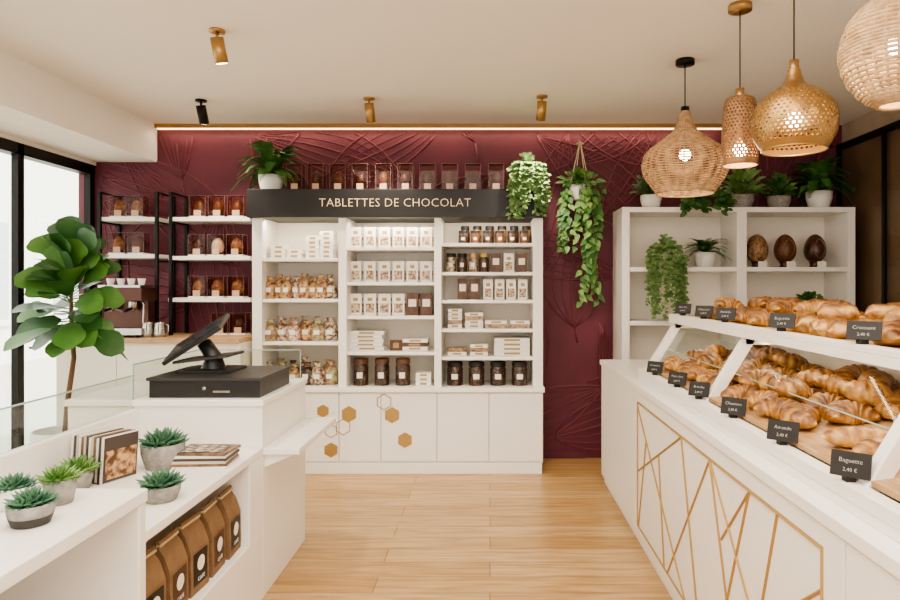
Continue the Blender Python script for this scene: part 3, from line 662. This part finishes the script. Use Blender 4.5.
def sign(x,y,z,w,h,t,rz=-.75):
    o=MB('price_sign'); M=Matrix.Translation((x,y,z+h/2+.012))@Euler((math.pi/2-.3,0,rz)).to_matrix().to_4x4(); o.M=M
    o.box(-w/2,w/2,-h/2,h/2,-.003,.003,BLABEL); o.text(t,w*.17,Matrix.Translation((0,h*.14,.0035)),CHALK,ext=.0002,off=-.0003); o.text('2,40 €',w*.14,Matrix.Translation((0,-h*.22,.0035)),CHALK,ext=.0002,off=-.0002)
    o.M=Matrix.Identity(4); o.box(x-.012,x+.012,y-.004,y+.02,z+.0005,z+.02,BLABEL); o.build()
for i,y in enumerate((3.50,3.08,2.76,2.37,1.97,1.6)): sign(.888,y,.965,.09,.062,names[i%6])
for i,y in enumerate((3.6,3.25,2.95,2.38,1.86)): sign(XT0+.0,y,ztp+.02,.09,.055,names[(i+2)%6])

# ---------- ceiling spots
def spot(px,py,m,tilt=(.5,.1)):
    Y=(HC-EH)*F/(CY-py); x=X_(px,Y); o=MB('ceiling_spotlight')
    o.cyl((x,Y,HC-.012),(x,Y,HC),.04,m,seg=24); o.cyl((x,Y,HC-.05),(x,Y,HC-.012),.008,m)
    d=V((tilt[1],tilt[0],-1)).normalized(); c=V((x,Y,HC-.05)); o.cyl(c-d*.01,c+d*.12,.034,m,seg=24); o.cyl(c+d*.12,c+d*.121,.028,BULB,seg=20); o.build()
    l=bpy.data.lights.new('spot_lamp','SPOT'); l.energy=60; l.color=(1,.89,.74); l.spot_size=1.6; l.spot_blend=.9; l.shadow_soft_size=.04
    lo=bpy.data.objects.new('spot_lamp',l); bpy.context.collection.objects.link(lo); lo.location=c+d*.14; lo.rotation_euler=d.to_track_quat('-Z','Y').to_euler()
spot(217,30,BRASS,(.3,.1)); spot(201,100,BLACK,(.4,.05)); spot(369,98,BRASS,(.5,.05)); spot(542,96,BRASS,(.5,-.05))
def cord(o,x,y,zt,m): o.cyl((x,y,HC-.03),(x,y,HC),.055,m,seg=24); o.cyl((x,y,zt),(x,y,HC-.03),.0035,mat('cord_brown','#3a2a1e',.6) if m is BRASS else m,seg=8)
def plight(x,y,z,e):
    l=bpy.data.lights.new('pendant_bulb','POINT'); l.energy=e; l.color=(1,.87,.68); l.shadow_soft_size=.04; lo=bpy.data.objects.new('pendant_bulb',l); bpy.context.collection.objects.link(lo); lo.location=(x,y,z)
def interp(prof,t):
    n=len(prof)-1; f=t*n; i=min(int(f),n-1); u=f-i
    g=lambda k:prof[max(0,min(n,k))]
    out=[]
    for c in (0,1):
        p0,p1,p2,p3=g(i-1)[c],g(i)[c],g(i+1)[c],g(i+2)[c]
        out.append(.5*((2*p1)+(-p0+p2)*u+(2*p0-5*p1+4*p2-p3)*u*u+(-p0+3*p1-3*p2+p3)*u**3))
    return out
def woven(name,x,y,ztop,prof,m,nr,nm,tr,cm,bulbz):
    o=MB(name); cord(o,x,y,ztop,cm)
    for i in range(nr+1):
        r,z=interp(prof,i/nr); o.ring((x,y,ztop+z),max(r,.01),tr,m,40,5)
    for k in range(nm):
        a=2*math.pi*k/nm; pts=[]
        for i in range(25):
            r,z=interp(prof,i/24); r+=tr*.6*(1 if i%2 else -1); pts.append((x+r*math.cos(a),y+r*math.sin(a),ztop+z))
        o.tube(pts,tr*.75,m,4,False)
    o.cyl((x,y,ztop-.02),(x,y,ztop+.03),.025,cm); o.cyl((x,y,bulbz+.03),(x,y,ztop),.015,cm); o.ball((x,y,bulbz),.035,BULB); o.build(); plight(x,y,bulbz-.06,4)
YA=3.87
woven('rattan_pendant_lamp',X_(685,YA),YA,Z_(112,YA),[(.025,0),(.04,-.06),(.075,-.12),(.15,-.18),(.225,-.24),(.25,-.31),(.235,-.38),(.195,-.44),(.165,-.485)],RATT,38,30,.0045,BLACK,Z_(155,YA))
woven('wicker_ball_pendant_lamp',X_(897,2.3),2.3,Z_(-4,2.3),[(.03,0),(.09,-.02),(.15,-.08),(.178,-.16),(.178,-.22),(.15,-.30),(.1,-.36),(.06,-.385)],RATT2,34,30,.0065,BRASS,Z_(45,2.3))
def perf(name,x,y,ztop,prof,m,nz,na,bulbz,cm):
    o=MB(name); cord(o,x,y,ztop,cm); pr=[]
    for i in range(nz):
        for f in (0,.55): pr.append(tuple(interp(prof,(i+f)/nz)))
    pr.append(tuple(interp(prof,1))); seg=na*2
    hole=lambda i,k:(i%2==0 and (k+(i//2)%2)%2==0 and 6<i<2*nz-4)
    o.lathe((x,y,ztop),pr,m,seg,hole)
    o.lathe((x,y,ztop),[(r-.002,z) for r,z in pr],m,seg,hole)
    o.ring((x,y,ztop+pr[-1][1]),pr[-1][0],.005,m,32); o.cyl((x,y,ztop-.02),(x,y,ztop+.04),.02,cm); o.cyl((x,y,bulbz+.03),(x,y,ztop),.015,cm); o.ball((x,y,bulbz),.035,BULB); o.build(); plight(x,y,bulbz-.07,3)
YP=3.11
perf('capsule_pendant_lamp',X_(740,YP),YP,Z_(97,YP),[(.03,0),(.062,-.008),(.074,-.04),(.079,-.1),(.083,-.16),(.085,-.22),(.083,-.28),(.08,-.325)],COPW,26,28,Z_(150,YP),BRASS)
YC=2.8
perf('perforated_brass_pendant_lamp',X_(794,YC),YC,Z_(70,YC),[(.025,0),(.032,-.03),(.05,-.065),(.105,-.1),(.155,-.15),(.175,-.215),(.165,-.285),(.13,-.345)],BRASS,30,46,Z_(120,YC),BRASS)

# ---------- lights
def area(name,loc,sx,sy,e,col,rot=(0,0,0)):
    l=bpy.data.lights.new(name,'AREA'); l.shape='RECTANGLE'; l.size=sx; l.size_y=sy; l.energy=e; l.color=col
    lo=bpy.data.objects.new(name,l); bpy.context.collection.objects.link(lo); lo.location=loc; lo.rotation_euler=rot; return lo
WARM=(1,.93,.83)
area('ceiling_fill_light',(-.3,1.5,2.76),2.6,2.4,92,WARM); area('ceiling_fill_light',(-.3,-1.0,2.76),2.6,1.8,55,WARM)  # invented ceiling fill, kept out of view; stands for no known fixture
area('cove_light',(-.42,YB-.06,HC-.05),4.6,.03,8,(1,.84,.62),(math.radians(-12),0,0))
for a,b in ((262,339),(347,434),(441,533)):
    area('shelf_led',((ux(a)+ux(b))/2,YU+.05,zt-.01),.55,.03,3,(1,.88,.7),(math.radians(15),0,0))
area('case_fill_light',(1.16,2.4,ztp-.04),.03,2.6,4,(1,.88,.7))  # strip light added to brighten the inside of the case
s=bpy.data.lights.new('sun','SUN'); s.energy=5; s.angle=.02; s.color=(1,.97,.92); so=bpy.data.objects.new('sun',s); bpy.context.collection.objects.link(so); so.location=(3,0,9); so.rotation_euler=V((-.8,.15,-.62)).to_track_quat('-Z','Y').to_euler()
w=bpy.data.worlds.new('world'); bpy.context.scene.world=w; w.use_nodes=True; bg=w.node_tree.nodes['Background']; bg.inputs[0].default_value=(1,.975,.94,1); bg.inputs[1].default_value=4.0
# ---------- camera
cam=bpy.data.cameras.new('camera'); co=bpy.data.objects.new('camera',cam); bpy.context.collection.objects.link(co); bpy.context.scene.camera=co
co.location=(0,0,EH); co.rotation_euler=(math.pi/2,0,0); cam.sensor_width=36; cam.lens=F/900*36; cam.shift_x=(450-CX)/900; cam.shift_y=-(300-CY)/900; cam.clip_start=.05
try: bpy.context.scene.view_settings.look='AgX - Medium High Contrast'
except Exception: pass
